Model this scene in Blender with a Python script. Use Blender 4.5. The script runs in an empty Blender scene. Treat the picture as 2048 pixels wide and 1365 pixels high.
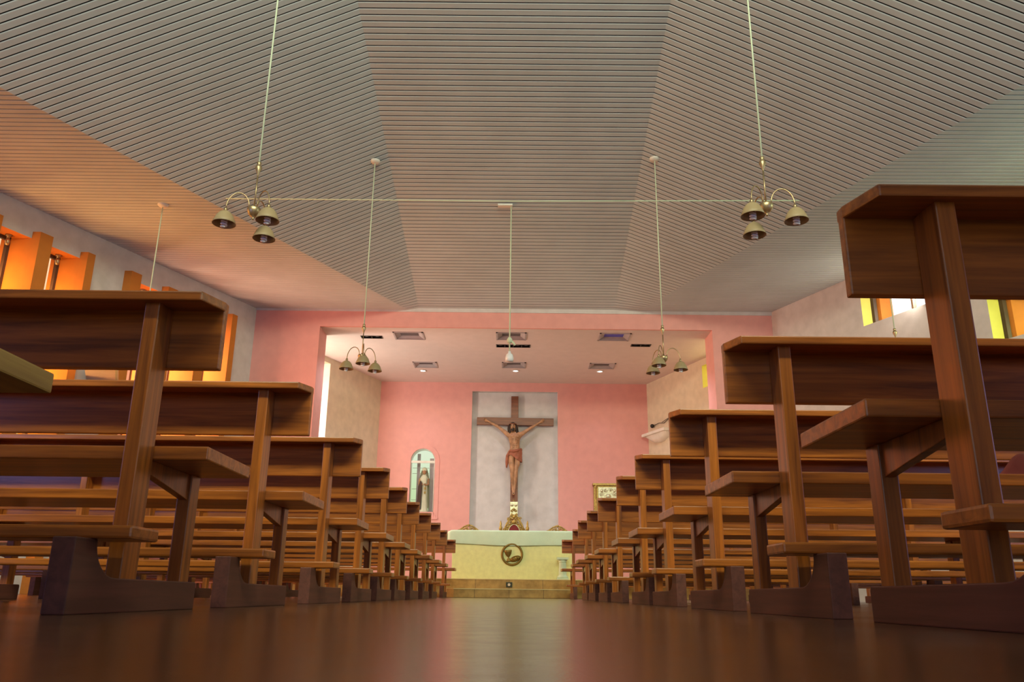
import bpy, bmesh, math, random
from mathutils import Vector, Matrix
random.seed(7)
S = bpy.context.scene
COL = S.collection
PI = math.pi

# ------------------------------------------------------------------ camera, world, exposure
cam_d = bpy.data.cameras.new('camera')
cam_d.lens = 28.79; cam_d.sensor_width = 36.0; cam_d.clip_start = 0.02
cam = bpy.data.objects.new('camera', cam_d); COL.objects.link(cam)
CAMROT = Matrix(((0.999942, -0.010801, -0.000316), (-0.003499, -0.295948, -0.955198), (0.010223, 0.955143, -0.295969)))
cam.matrix_world = Matrix.Translation((0, 0, 0.052)) @ CAMROT.to_4x4()
S.camera = cam
S.view_settings.view_transform = 'Standard'
S.view_settings.look = 'None'
S.view_settings.gamma = 1.0
S.view_settings.use_curve_mapping = False
S.view_settings.exposure = 0.0
W = bpy.data.worlds.new('world'); S.world = W; W.use_nodes = True
W.node_tree.nodes['Background'].inputs[0].default_value = (0.55, 0.65, 0.9, 1)
W.node_tree.nodes['Background'].inputs[1].default_value = 0.5


def area(name, loc, direction, sx, sy, power, color, spread=180):
    d = bpy.data.lights.new(name, 'AREA'); d.shape = 'RECTANGLE'; d.size = sx; d.size_y = sy
    d.energy = power; d.color = color; d.spread = math.radians(spread)
    o = bpy.data.objects.new(name, d); COL.objects.link(o); o.location = loc
    o.rotation_euler = Vector(direction).to_track_quat('-Z', 'Y').to_euler()
    return o


# left wall plan: interior face X = XL(y); right wall: XR(y)
def XL(y): return -4.62 - 0.455 * (14 - y)
def XR(y): return 4.69 + 0.44 * (14 - y)
LN = Vector((1, 0.455, 0)).normalized()      # left wall normal into the room (wall runs along (-.455,1))
LN = Vector((1, 0.455, 0)).normalized()
RN = Vector((-1, 0.44, 0)).normalized()
FINS = [(6.02, .17), (6.69, .17), (7.36, .17), (8.03, .11),
        (8.72, .17), (9.40, .17), (10.05, .17), (10.72, .11),
        (11.41, .17), (12.06, .17), (12.70, .17), (13.35, .11)]
L_OPEN = []
for k in range(12):
    if k % 4 != 3:
        L_OPEN.append((FINS[k][0] + FINS[k][1], FINS[k + 1][0]))
L_SILL, L_HEAD = 0.55, 4.53
R_OPEN = [(10.75, 12.15, 4.12, 4.78), (8.75, 10.26, 3.28, 3.90), (6.4, 8.0, 4.0, 4.7), (3.5, 5.5, 3.4, 4.4)]

# daylight through the openings: (power, colour) of each source; gallery and back doors added
LEFT_P, LEFT_C = [26, 50, 60], [(1.0, 0.42, 0.09), (1.0, 0.42, 0.10), (1.0, 0.47, 0.28)]
RIGHT_P, RIGHT_C = [15, 10, 40, 66], [(1.0, 0.84, 0.66), (0.94, 1.0, 0.36), (0.85, 1.0, 0.6), (0.68, 1.0, 0.68)]
SLEFT_P, SLEFT_C = 225, (1.0, 0.86, 0.68)
SRIGHT_P, SRIGHT_C = 20, (1.0, 0.88, 0.42)
GALLERY_P, GALLERY_C = 730, (0.98, 1.0, 0.68)
DOORL_P, DOORL_C = 110, (0.34, 0.36, 1.0)
DOORR_P, DOORR_C = 70, (0.40, 0.40, 1.0)
DOORM_P, DOORM_C = 4, (0.80, 0.75, 1.0)
DOWN_P, DOWN_C = 20, (0.95, 0.9, 1.0)
SLOT_P, SLOT_C = 105, (0.84, 0.97, 1.0)
for k, (a, b) in enumerate(L_OPEN):
    y = a + .15
    area('left_window_daylight_%d' % (k // 3), (XL(y) - 0.22, y, 2.4), (.78, .62, 0.0), .24, 3.4, LEFT_P[k // 3], LEFT_C[k // 3])
for k, (a, b, z0, z1) in enumerate(R_OPEN):
    y = (a + b) / 2
    area('right_window_daylight_%d' % k, (XR(y) + 0.08, y - .2, z0 + .25), (-.66, .58, -0.48), .4, .30, RIGHT_P[k], RIGHT_C[k])
area('sanctuary_left_daylight', (-4.52, 15.1, 2.8), (1, 0.42, 0.1), 1.1, 2.7, SLEFT_P, SLEFT_C)
area('sanctuary_right_daylight', (4.6, 15.0, 4.2), (-1, 0.4, -0.1), 1.0, .36, SRIGHT_P, SRIGHT_C)
area('back_gallery_added_light', (0, -1.7, 6.6), (0, 1, -0.34), 7.0, 1.15, GALLERY_P, GALLERY_C)  # light for the unseen gallery window added behind the camera
area('back_left_added_light', (-7.4, -1.75, 1.25), (0.25, 1, -0.35), 2.0, 2.2, DOORL_P, DOORL_C)  # lights for the three unseen doors added behind the camera
area('back_right_added_light', (7.4, -1.75, 1.25), (-0.25, 1, -0.35), 2.0, 2.2, DOORR_P, DOORR_C)
area('back_main_added_light', (0, -1.75, 1.3), (0, 1, 0.1), 2.4, 2.3, DOORM_P, DOORM_C)
def spot(name, loc, power, col, ang, direction=(0, 0, -1)):
    d = bpy.data.lights.new(name, 'SPOT'); d.energy = power; d.color = col
    d.spot_size = math.radians(ang); d.spot_blend = .7; d.shadow_soft_size = 0.04
    o = bpy.data.objects.new(name, d); COL.objects.link(o); o.location = loc
    o.rotation_euler = Vector(direction).to_track_quat('-Z', 'Y').to_euler()
for x, y in ((-1.9, 17.0), (0.09, 16.93), (1.89, 16.9)): spot('downlight_lamp', (x, y, 4.575), DOWN_P, DOWN_C, 120)
for x, y, f in ((-2.62, 14.63, .55), (.03, 15.11, 1.0), (2.47, 14.98, 1.15)): spot('slot_lamp', (x, y, 4.62), SLOT_P * f, SLOT_C, 130)


# ------------------------------------------------------------------ materials
def nt(name):
    m = bpy.data.materials.new(name); m.use_nodes = True
    t = m.node_tree; b = t.nodes['Principled BSDF']
    return m, t, b


def mat(name, col, rough=0.6, metal=0.0, var=0.08, scale=6.0, bump=0.0, bscale=60.0, coat=0.0, spec=0.5):
    m, t, b = nt(name)
    tc = t.nodes.new('ShaderNodeTexCoord')
    n = t.nodes.new('ShaderNodeTexNoise'); n.inputs['Scale'].default_value = scale; n.inputs['Detail'].default_value = 5
    t.links.new(tc.outputs['Object'], n.inputs['Vector'])
    r = t.nodes.new('ShaderNodeValToRGB')
    r.color_ramp.elements[0].position = 0.3; r.color_ramp.elements[1].position = 0.7
    r.color_ramp.elements[0].color = (*[c * (1 - var) for c in col], 1)
    r.color_ramp.elements[1].color = (*[min(1, c * (1 + var)) for c in col], 1)
    t.links.new(n.outputs['Fac'], r.inputs['Fac']); t.links.new(r.outputs['Color'], b.inputs['Base Color'])
    b.inputs['Roughness'].default_value = rough; b.inputs['Metallic'].default_value = metal
    b.inputs['Coat Weight'].default_value = coat; b.inputs['Specular IOR Level'].default_value = spec
    if bump:
        n2 = t.nodes.new('ShaderNodeTexNoise'); n2.inputs['Scale'].default_value = bscale; n2.inputs['Detail'].default_value = 3
        t.links.new(tc.outputs['Object'], n2.inputs['Vector'])
        bp = t.nodes.new('ShaderNodeBump'); bp.inputs['Strength'].default_value = bump; bp.inputs['Distance'].default_value = 0.01
        t.links.new(n2.outputs['Fac'], bp.inputs['Height']); t.links.new(bp.outputs['Normal'], b.inputs['Normal'])
    return m


def wood(name, dark, light, rough=0.32, axis=0, coat=0.15, seed=0.0):
    m, t, b = nt(name)
    tc = t.nodes.new('ShaderNodeTexCoord')
    mp = t.nodes.new('ShaderNodeMapping')
    s = [22.0, 22.0, 22.0]; s[axis] = 1.1
    mp.inputs['Scale'].default_value = s; mp.inputs['Location'].default_value = (seed, seed * 1.7, seed * .3)
    t.links.new(tc.outputs['Object'], mp.inputs['Vector'])
    oi = t.nodes.new('ShaderNodeObjectInfo')
    n = t.nodes.new('ShaderNodeTexNoise'); n.noise_dimensions = '4D'; n.inputs['Scale'].default_value = 1.6
    n.inputs['Detail'].default_value = 6; n.inputs['Roughness'].default_value = .6; n.inputs['Distortion'].default_value = .6
    mu = t.nodes.new('ShaderNodeMath'); mu.operation = 'MULTIPLY'; mu.inputs[1].default_value = 40
    t.links.new(oi.outputs['Random'], mu.inputs[0]); t.links.new(mu.outputs[0], n.inputs['W'])
    t.links.new(mp.outputs['Vector'], n.inputs['Vector'])
    r = t.nodes.new('ShaderNodeValToRGB')
    r.color_ramp.elements[0].position = .32; r.color_ramp.elements[1].position = .70
    r.color_ramp.elements[0].color = (*dark, 1); r.color_ramp.elements[1].color = (*light, 1)
    t.links.new(n.outputs['Fac'], r.inputs['Fac']); t.links.new(r.outputs['Color'], b.inputs['Base Color'])
    b.inputs['Roughness'].default_value = rough; b.inputs['Coat Weight'].default_value = coat
    b.inputs['Coat Roughness'].default_value = .25
    bp = t.nodes.new('ShaderNodeBump'); bp.inputs['Strength'].default_value = .12; bp.inputs['Distance'].default_value = .004
    t.links.new(n.outputs['Fac'], bp.inputs['Height']); t.links.new(bp.outputs['Normal'], b.inputs['Normal'])
    return m


def glow(name, stops, strength, axis='Z', lo=0.0, hi=1.0, noise=0.0):
    """a lit frosted pane: emission ramp over a world axis, broken up by noise"""
    m, t, b = nt(name); t.nodes.remove(b)
    out = t.nodes['Material Output']
    tc = t.nodes.new('ShaderNodeTexCoord'); geo = t.nodes.new('ShaderNodeNewGeometry')
    sx = t.nodes.new('ShaderNodeSeparateXYZ'); t.links.new(geo.outputs['Position'], sx.inputs[0])
    mr = t.nodes.new('ShaderNodeMapRange'); mr.inputs['From Min'].default_value = lo; mr.inputs['From Max'].default_value = hi
    n = t.nodes.new('ShaderNodeTexNoise'); n.inputs['Scale'].default_value = 3.0; n.inputs['Detail'].default_value = 3
    t.links.new(geo.outputs['Position'], n.inputs['Vector'])
    ma = t.nodes.new('ShaderNodeMath'); ma.operation = 'MULTIPLY_ADD'; ma.inputs[1].default_value = noise
    t.links.new(n.outputs['Fac'], ma.inputs[0]); t.links.new(sx.outputs[axis], mr.inputs['Value'])
    t.links.new(mr.outputs[0], ma.inputs[2])
    r = t.nodes.new('ShaderNodeValToRGB')
    while len(r.color_ramp.elements) < len(stops): r.color_ramp.elements.new(.5)
    for e, (p, c) in zip(r.color_ramp.elements, stops): e.position = p; e.color = (*c, 1)
    t.links.new(ma.outputs[0], r.inputs['Fac'])
    e = t.nodes.new('ShaderNodeEmission'); e.inputs['Strength'].default_value = strength
    t.links.new(r.outputs['Color'], e.inputs['Color']); t.links.new(e.outputs[0], out.inputs['Surface'])
    return m


def tiles(name, col, col2, mortar, w, h, rough=.45, plane='XZ'):
    m, t, b = nt(name)
    tc = t.nodes.new('ShaderNodeTexCoord'); mp = t.nodes.new('ShaderNodeMapping')
    if plane == 'XZ': mp.inputs['Rotation'].default_value = (-PI / 2, 0, 0)
    t.links.new(tc.outputs['Object'], mp.inputs['Vector'])
    br = t.nodes.new('ShaderNodeTexBrick'); br.offset = 0.0
    br.inputs['Scale'].default_value = 1; br.inputs['Brick Width'].default_value = w; br.inputs['Row Height'].default_value = h
    br.inputs['Mortar Size'].default_value = .004
    br.inputs['Color1'].default_value = (*col, 1); br.inputs['Color2'].default_value = (*col2, 1); br.inputs['Mortar'].default_value = (*mortar, 1)
    t.links.new(mp.outputs['Vector'], br.inputs['Vector'])
    n = t.nodes.new('ShaderNodeTexNoise'); n.inputs['Scale'].default_value = 9; n.inputs['Detail'].default_value = 6
    t.links.new(tc.outputs['Object'], n.inputs['Vector'])
    mx = t.nodes.new('ShaderNodeMix'); mx.data_type = 'RGBA'; mx.blend_type = 'MULTIPLY'; mx.inputs['Factor'].default_value = .75
    r = t.nodes.new('ShaderNodeValToRGB'); r.color_ramp.elements[0].position = .3; r.color_ramp.elements[1].position = .7
    r.color_ramp.elements[0].color = (.45, .42, .35, 1); r.color_ramp.elements[1].color = (1, 1, 1, 1)
    t.links.new(n.outputs['Fac'], r.inputs['Fac'])
    t.links.new(br.outputs['Color'], mx.inputs['A']); t.links.new(r.outputs['Color'], mx.inputs['B'])
    t.links.new(mx.outputs['Result'], b.inputs['Base Color']); b.inputs['Roughness'].default_value = rough
    return m


M = dict(
    wood=wood('pew_wood', (.17, .045, .007), (.56, .170, .022)),
    wood_up=wood('pew_wood_upright', (.17, .045, .007), (.56, .170, .022), axis=2, seed=3.1),
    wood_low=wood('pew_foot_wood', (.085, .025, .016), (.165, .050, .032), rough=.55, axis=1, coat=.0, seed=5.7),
    wood_worn_lit=wood('worn_lit_pew_wood', (.38, .21, .04), (.66, .42, .10), rough=.5, axis=1, coat=0, seed=8.2),  # worn seat wood, with the yellow light on it mixed into the colour
    cross=wood('cross_wood', (.13, .035, .014), (.26, .085, .035), rough=.45, axis=0, seed=1.3),
    plank=mat('ceiling_plank_paint', (.525, .575, .615), .62, var=.05, scale=2.0, spec=.25),
    gap=mat('ceiling_gap', (.012, .010, .010), .9),
    white=mat('white_plaster', (.64, .61, .63), .85, bump=.15, bscale=90),
    cream=mat('cream_plaster', (.70, .60, .47), .85, bump=.15, bscale=90),
    pink=mat('pink_plaster', (.78, .375, .355), .8, var=.04, bump=.2, bscale=110),
    orange=mat('orange_plaster', (.56, .185, .022), .75, var=.06, bump=.1),
    yellow=mat('yellow_plaster', (.66, .62, .13), .75, var=.05),
    soffit=mat('sanctuary_ceiling_paint', (.70, .59, .60), .8, var=.03),
    frame=mat('dark_window_metal', (.07, .04, .025), .5, var=.2),
    floor=None,
    step=tiles('step_tiles', (.56, .37, .11), (.48, .31, .095), (.2, .14, .06), .55, .6),
    platform=mat('platform_tile', (.34, .22, .08), .35, var=.15),
    edge_strip=mat('pale_step_edge', (.75, .66, .34), .5),  # pale strip along the step edges
    altar=mat('altar_stone', (.82, .87, .43), .6, var=.06, scale=14, bump=.1),
    cloth=mat('altar_linen', (.68, .91, .74), .8, var=.04, bump=.25, bscale=140),
    mint=mat('mint_white_plaster', (.62, .78, .60), .5),
    bronze=mat('dull_bronze', (.24, .16, .04), .45, .7, var=.2, scale=20),
    gold=mat('gilded_wood', (.42, .29, .09), .38, .75, var=.35, scale=40),
    silver=mat('silver_relief', (.62, .60, .42), .35, .7, var=.25, scale=30),
    darkgreen=mat('dark_socket_plastic', (.03, .035, .015), .4),
    red=mat('dark_red_velvet', (.20, .018, .02), .8),
    brass=mat('antique_brass', (.42, .32, .19), .38, .85, var=.15),
    shade=mat('frosted_amber_glass', (.36, .27, .15), .45, var=.1),
    bulb=mat('white_lamp_glass', (.82, .84, .95), .25),
    cord=mat('pale_green_cord', (.62, .72, .55), .6),
    white_paint=mat('white_enamel', (.78, .76, .72), .4),
    skin=mat('painted_skin', (.43, .225, .12), .45, var=.30, scale=11, bump=.55, bscale=26),
    hair=mat('dark_brown_hair', (.028, .014, .008), .6),
    loin=mat('terracotta_cloth', (.36, .115, .065), .7, var=.2, scale=18),
    black=mat('black_plastic', (.012, .012, .012), .4),
    grey=mat('grey_metal', (.32, .30, .31), .45, .3),
    grille=mat('dark_grey_grille', (.10, .085, .10), .5),
    lilac=mat('diffuser_metal', (.40, .35, .38), .5),
    robe=mat('pale_statue_robe', (.62, .62, .48), .6),
    brown=mat('brown_statue_habit', (.05, .022, .014), .7),
    pinkcloth=mat('magenta_shawl', (.50, .05, .13), .8, var=.25, scale=12),
    redcloth=mat('rust_red_cloth', (.36, .07, .05), .8, var=.25),
    teal=mat('dark_teal_bag', (.02, .05, .05), .6),
    tealtrim=mat('pale_teal_trim', (.42, .52, .48), .5),
)
# varnished brown floor
m, t, b = nt('polished_brown_floor')
tc = t.nodes.new('ShaderNodeTexCoord')
n = t.nodes.new('ShaderNodeTexNoise'); n.inputs['Scale'].default_value = 2.2; n.inputs['Detail'].default_value = 8
t.links.new(tc.outputs['Object'], n.inputs['Vector'])
r = t.nodes.new('ShaderNodeValToRGB'); r.color_ramp.elements[0].position = .3; r.color_ramp.elements[1].position = .72
r.color_ramp.elements[0].color = (.052, .021, .010, 1); r.color_ramp.elements[1].color = (.10, .043, .019, 1)
t.links.new(n.outputs['Fac'], r.inputs['Fac']); t.links.new(r.outputs['Color'], b.inputs['Base Color'])
n2 = t.nodes.new('ShaderNodeTexNoise'); n2.inputs['Scale'].default_value = 16; n2.inputs['Detail'].default_value = 8
t.links.new(tc.outputs['Object'], n2.inputs['Vector'])
mr = t.nodes.new('ShaderNodeMapRange'); mr.inputs['To Min'].default_value = .14; mr.inputs['To Max'].default_value = .24
t.links.new(n2.outputs['Fac'], mr.inputs['Value']); t.links.new(mr.outputs[0], b.inputs['Roughness'])
n3 = t.nodes.new('ShaderNodeTexNoise'); n3.inputs['Scale'].default_value = 220; n3.inputs['Detail'].default_value = 4
t.links.new(tc.outputs['Object'], n3.inputs['Vector'])
bp = t.nodes.new('ShaderNodeBump'); bp.inputs['Strength'].default_value = .10; bp.inputs['Distance'].default_value = .003
t.links.new(n3.outputs['Fac'], bp.inputs['Height']); t.links.new(bp.outputs['Normal'], b.inputs['Normal'])
b.inputs['Specular IOR Level'].default_value = .45
M['floor'] = m
M['pane_left'] = glow('orange_lit_pane', [(0, (.75, .80, .25)), (.45, (1.0, .78, .20)), (.75, (1.0, .50, .12)), (1, (1.0, .62, .35))], 1.15, 'Z', .5, 4.6, .25)
M['pane_right'] = glow('bright_sky_pane', [(0, (.25, .30, .10)), (.30, (.36, .40, .16)), (.42, (1, .98, .95)), (1, (1, 1, 1))], 1.25, 'Z', 3.1, 4.3, .25)
M['pane_sky'] = glow('white_sky_pane', [(0, (1, .98, .95)), (1, (1, 1, 1))], 1.5, 'Z', 3, 5)
M['pane_warm'] = glow('warm_lit_pane', [(0, (1, .95, .9)), (1, (1, .78, .35))], 2.2, 'Z', 1.2, 4.3)
M['lamp_on'] = glow('lit_downlight', [(0, (1, .98, .94)), (1, (1, .98, .94))], 9.0)
M['niche_reflection'] = glow('niche_reflection_glow', [(0, (.56, .76, .36)), (.5, (.66, .84, .48)), (1, (.82, .95, .70))], .9, 'Z', 1.7, 3.1, .2)  # window reflection in the niche glass, put in as a glowing panel
M['pane_back'] = glow('back_pane', [(0, (.7, .85, 1)), (1, (.8, .95, .6))], .8, 'Z', 0, 6)


# ------------------------------------------------------------------ mesh helpers
class MB:
    def __init__(s): s.v = []; s.f = []; s.mi = []; s.smooth = []
    def add(s, vs, fs, mi=0, smooth=False):
        o = len(s.v); s.v += [tuple(v) for v in vs]
        for k, f in enumerate(fs):
            s.f.append([i + o for i in f]); s.mi.append(mi[k] if isinstance(mi, (list, tuple)) else mi); s.smooth.append(smooth)
    def box(s, a, b, mi=0):
        (x0, y0, z0), (x1, y1, z1) = a, b
        x0, x1 = min(x0, x1), max(x0, x1); y0, y1 = min(y0, y1), max(y0, y1); z0, z1 = min(z0, z1), max(z0, z1)
        vs = [(x0, y0, z0), (x1, y0, z0), (x1, y1, z0), (x0, y1, z0), (x0, y0, z1), (x1, y0, z1), (x1, y1, z1), (x0, y1, z1)]
        s.add(vs, [(0, 3, 2, 1), (4, 5, 6, 7), (0, 1, 5, 4), (1, 2, 6, 5), (2, 3, 7, 6), (3, 0, 4, 7)], mi)
    def prism(s, poly, h0, h1, ax='Z', mi=0, edge_mi=None):
        """poly in the two axes other than ax (ordered XY / XZ / YZ), extruded along ax"""
        def P(u, v, h): return {'Z': (u, v, h), 'Y': (u, h, v), 'X': (h, u, v)}[ax]
        n = len(poly)
        vs = [P(u, v, h0) for u, v in poly] + [P(u, v, h1) for u, v in poly]
        fs = [list(range(n))[::-1], list(range(n, 2 * n))] + [(i, (i + 1) % n, n + (i + 1) % n, n + i) for i in range(n)]
        mm = [mi, mi] + ([mi] * n if edge_mi is None else list(edge_mi))
        s.add(vs, fs, mm)
    def tube(s, pts, r, n=10, mi=0, cap=True, closed=False):
        pts = [Vector(p) for p in pts]; N = len(pts)
        rs = r if isinstance(r, (list, tuple)) else [r] * N
        vs = []; prev = None
        for i, p in enumerate(pts):
            if closed: d = pts[(i + 1) % N] - pts[i - 1]
            else: d = pts[min(i + 1, N - 1)] - pts[max(i - 1, 0)]
            d.normalize()
            if prev is None:
                u = d.cross(Vector((0, 0, 1)))
                if u.length < .05: u = d.cross(Vector((1, 0, 0)))
            else: u = prev - d * prev.dot(d)
            u.normalize(); prev = u; w = d.cross(u)
            for k in range(n):
                a = 2 * PI * k / n; vs.append(p + (u * math.cos(a) + w * math.sin(a)) * rs[i])
        fs = []
        for i in range(N if closed else N - 1):
            j = (i + 1) % N
            for k in range(n):
                l = (k + 1) % n; fs.append((i * n + k, i * n + l, j * n + l, j * n + k))
        if cap and not closed: fs += [list(range(n))[::-1], list(range((N - 1) * n, N * n))]
        s.add(vs, fs, mi, True)
    def lathe(s, prof, c=(0, 0, 0), n=24, mi=0, mod=None):
        vs = []; c = Vector(c)
        for r, z in prof:
            for k in range(n):
                a = 2 * PI * k / n; rr = r * (mod(a, z) if mod else 1)
                vs.append((c.x + rr * math.cos(a), c.y + rr * math.sin(a), c.z + z))
        fs = []
        for i in range(len(prof) - 1):
            for k in range(n):
                l = (k + 1) % n; fs.append((i * n + k, i * n + l, (i + 1) * n + l, (i + 1) * n + k))
        s.add(vs, fs, mi, True)
    def ell(s, c, r, n=14, m=9, mi=0, rot=None):
        vs = []; c = Vector(c)
        for i in range(m + 1):
            th = PI * i / m
            for k in range(n):
                a = 2 * PI * k / n
                v = Vector((r[0] * math.sin(th) * math.cos(a), r[1] * math.sin(th) * math.sin(a), r[2] * math.cos(th)))
                if rot: v = rot @ v
                vs.append(c + v)
        fs = []
        for i in range(m):
            for k in range(n):
                l = (k + 1) % n; fs.append((i * n + k, (i + 1) * n + k, (i + 1) * n + l, i * n + l))
        s.add(vs, fs, mi, True)
    def build(s, name, mats, parent=None, bevel=0, loc=None, kind=None):
        me = bpy.data.meshes.new(name); me.from_pydata(s.v, [], s.f); me.update()
        for i, p in enumerate(me.polygons): p.material_index = s.mi[i]; p.use_smooth = s.smooth[i]
        bm = bmesh.new(); bm.from_mesh(me)
        bmesh.ops.remove_doubles(bm, verts=bm.verts, dist=1e-5)
        if bevel:
            es = [e for e in bm.edges if len(e.link_faces) == 2 and e.calc_face_angle() > .5]
            bmesh.ops.bevel(bm, geom=es, offset=bevel, segments=2, affect='EDGES', profile=.6)
        bmesh.ops.recalc_face_normals(bm, faces=bm.faces)
        bm.to_mesh(me); bm.free()
        for mm in (mats if isinstance(mats, (list, tuple)) else [mats]): me.materials.append(mm)
        o = bpy.data.objects.new(name, me); COL.objects.link(o)
        if parent: o.parent = parent
        if loc is not None: o.location = loc
        if kind: o['kind'] = kind
        return o


def tag(o, label=None, cat=None, group=None, kind=None):
    if label: o['label'] = label
    if cat: o['category'] = cat
    if group: o['group'] = group
    if kind: o['kind'] = kind
    return o


def thing(name, loc, label, cat, group=None, kind=None, rz=0):
    o = bpy.data.objects.new(name, None); COL.objects.link(o); o.location = loc; o.rotation_euler = (0, 0, rz)
    o.empty_display_size = .1
    return tag(o, label, cat, group, kind)


def copy_tree(o, parent=None):
    c = o.copy(); COL.objects.link(c)
    if parent: c.parent = parent
    for ch in list(o.children): copy_tree(ch, c)
    return c


# ------------------------------------------------------------------ setting: ceiling of narrow boards
YB, YF = -2.0, 14.0
def XcL(y): return -1.69 - .0155 * (14 - y)
def XcR(y): return 1.85 - .0155 * (14 - y)
def Zc(y): return 4.985 + .235 * (14 - y)
def XoL(y): return -1.88 - .50 * (14 - y)
def XoR(y): return 2.30 + .40 * (14 - y)
def ceil_row(y, dz):
    ze = 4.955
    zz = Zc(y)
    return [(XL(y) - .05, y, ze + dz), (XoL(y), y, ze + dz), (XcL(y), y, zz + dz), (XcR(y), y, zz + .01 + dz), (XoR(y), y, ze + .02 + dz), (XR(y) + .05, y, ze + .03 + dz)]
mb = MB(); pitch = .0848; y = YF
while y > YB:
    # one board: dark gap top, white flange, flat face, white flange
    prof = [(0, .03), (0, .006), (-.001, .0015), (-.003, 0), (-.0620, 0), (-.0672, .0022), (-.0705, .0065), (-.0705, .03), (-pitch, .03)]
    mats = [1, 0, 0, 0, 0, 0, 1, 1]
    rows = [ceil_row(y + a, dz) for a, dz in prof]
    vs = [p for rr in rows for p in rr]; fs = []; mi = []
    for i in range(len(rows) - 1):
        for k in range(5):
            fs.append((i * 6 + k, i * 6 + k + 1, (i + 1) * 6 + k + 1, (i + 1) * 6 + k)); mi.append(mats[i])
    mb.add(vs, fs, mi); y -= pitch
tag(mb.build('ceiling', [M['plank'], M['gap']]), 'folded ceiling of narrow pale boards over the nave', None, None, 'structure')

# floor
mb = MB(); mb.box((-13, -2.2, -.1), (13, 13.95, 0))
tag(mb.build('floor', M['floor']), 'polished brown floor with the aisle in the middle', kind='structure')

# left wall, openings between the fins
mb = MB(); TH = .42
ys = [YB - .2]
for a, b in L_OPEN: ys += [a, b]
ys += [14.6]
for i in range(len(ys) - 1):
    a, b = ys[i], ys[i + 1]
    poly = [(XL(a), a), (XL(b), b), (XL(b) - TH, b), (XL(a) - TH, a)]
    if i % 2 == 0:
        mb.prism(poly, 0, 5.2, 'Z', 0, [0, 1, 0, 1])
    else:
        mb.prism(poly, 0, L_SILL, 'Z', 0)
        mb.prism(poly, L_HEAD, 5.2, 'Z', 0)
wl = mb.build('wall_left', [M['white'], M['orange']])
for p in wl.data.polygons:
    if abs(p.normal.z) > .9 and (abs(p.center.z - L_HEAD) < .02 or abs(p.center.z - L_SILL) < .02): p.material_index = 1
tag(wl, 'white left side wall with tall window recesses', kind='structure')
for k, (y0, w) in enumerate(FINS):
    mb = MB()
    y1 = y0 + w
    mb.prism([(XL(y0) - .001, y0), (XL(y0) + .11, y0), (XL(y1) + .11, y1), (XL(y1) - .001, y1)], 0, 4.625)
    o = mb.build('trim_%d' % (k + 1), M['orange'])
    tag(o, 'orange fin beside a tall left wall window', kind='structure')
for k, (a, b) in enumerate(L_OPEN):
    ym = (a + b) / 2
    w = thing('window_%d' % (k + 1), (XL(ym), ym, L_SILL), 'tall narrow orange lit window in the left wall', None, None, 'structure')
    def q(y, off, z): return (XL(y) - off - XL(ym), y - ym, z - L_SILL)
    mb = MB()
    for s0, s1 in ((a, a + .035), (b - .035, b)):
        mb.add([q(s0, .27, L_SILL), q(s1, .27, L_SILL), q(s1, .31, L_SILL), q(s0, .31, L_SILL), q(s0, .27, L_HEAD), q(s1, .27, L_HEAD), q(s1, .31, L_HEAD), q(s0, .31, L_HEAD)],
               [(0, 3, 2, 1), (4, 5, 6, 7), (0, 1, 5, 4), (1, 2, 6, 5), (2, 3, 7, 6), (3, 0, 4, 7)])
    for z0, z1 in ((L_SILL, L_SILL + .04), (L_HEAD - .05, L_HEAD), (2.4, 2.44)):
        mb.add([q(a, .27, z0), q(b, .27, z0), q(b, .31, z0), q(a, .31, z0), q(a, .27, z1), q(b, .27, z1), q(b, .31, z1), q(a, .31, z1)],
               [(0, 3, 2, 1), (4, 5, 6, 7), (0, 1, 5, 4), (1, 2, 6, 5), (2, 3, 7, 6), (3, 0, 4, 7)])
    mb.build('window_frame', M['frame'], w)
    mb = MB(); mb.add([q(a - .02, .40, L_SILL - .02), q(b + .02, .40, L_SILL - .02), q(b + .02, .40, L_HEAD + .02), q(a - .02, .40, L_HEAD + .02)], [(0, 1, 2, 3)])
    mb.build('pane', M['pane_left'], w)
    # lamp holder at the head of the recess
    mb = MB(); c = q(b - .10, .20, L_HEAD)
    mb.lathe([(.0, 0), (.045, -.001), (.045, -.015), (.02, -.03), (.02, -.05), (.0, -.05)], c, 12)
    mb.lathe([(.0, -.05), (.026, -.055), (.032, -.09), (.022, -.14), (0, -.15)], c, 12, 1)
    mb.build('lamp_holder', [M['brass'], M['brass']], w)

# right wall with two high windows in view
def wall_pieces(mb, X, th, y0, y1, ztop, opens, face_mi=0, rev_mi=1):
    """opens: (ya, yb, z0, z1), not overlapping in y"""
    opens = sorted(opens); ys = [y0]
    for o in opens: ys += [o[0], o[1]]
    ys.append(y1)
    for i in range(len(ys) - 1):
        a, b = ys[i], ys[i + 1]
        poly = [(X(a), a), (X(b), b), (X(b) + th, b), (X(a) + th, a)]
        if i % 2 == 0: mb.prism(poly, 0, ztop, 'Z', face_mi, [face_mi, rev_mi, face_mi, rev_mi])
        else:
            o = opens[i // 2]
            mb.prism(poly, 0, o[2], 'Z', face_mi); mb.prism(poly, o[3], ztop, 'Z', face_mi)
mb = MB(); wall_pieces(mb, XR, .42, YB - .2, 14.6, 5.2, R_OPEN)
wr = mb.build('wall_right', [M['white'], M['yellow']])
for p in wr.data.polygons:
    if abs(p.normal.z) > .9 and .05 < p.center.z < 5.1: p.material_index = 1
tag(wr, 'white right side wall with high windows', kind='structure')
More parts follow.
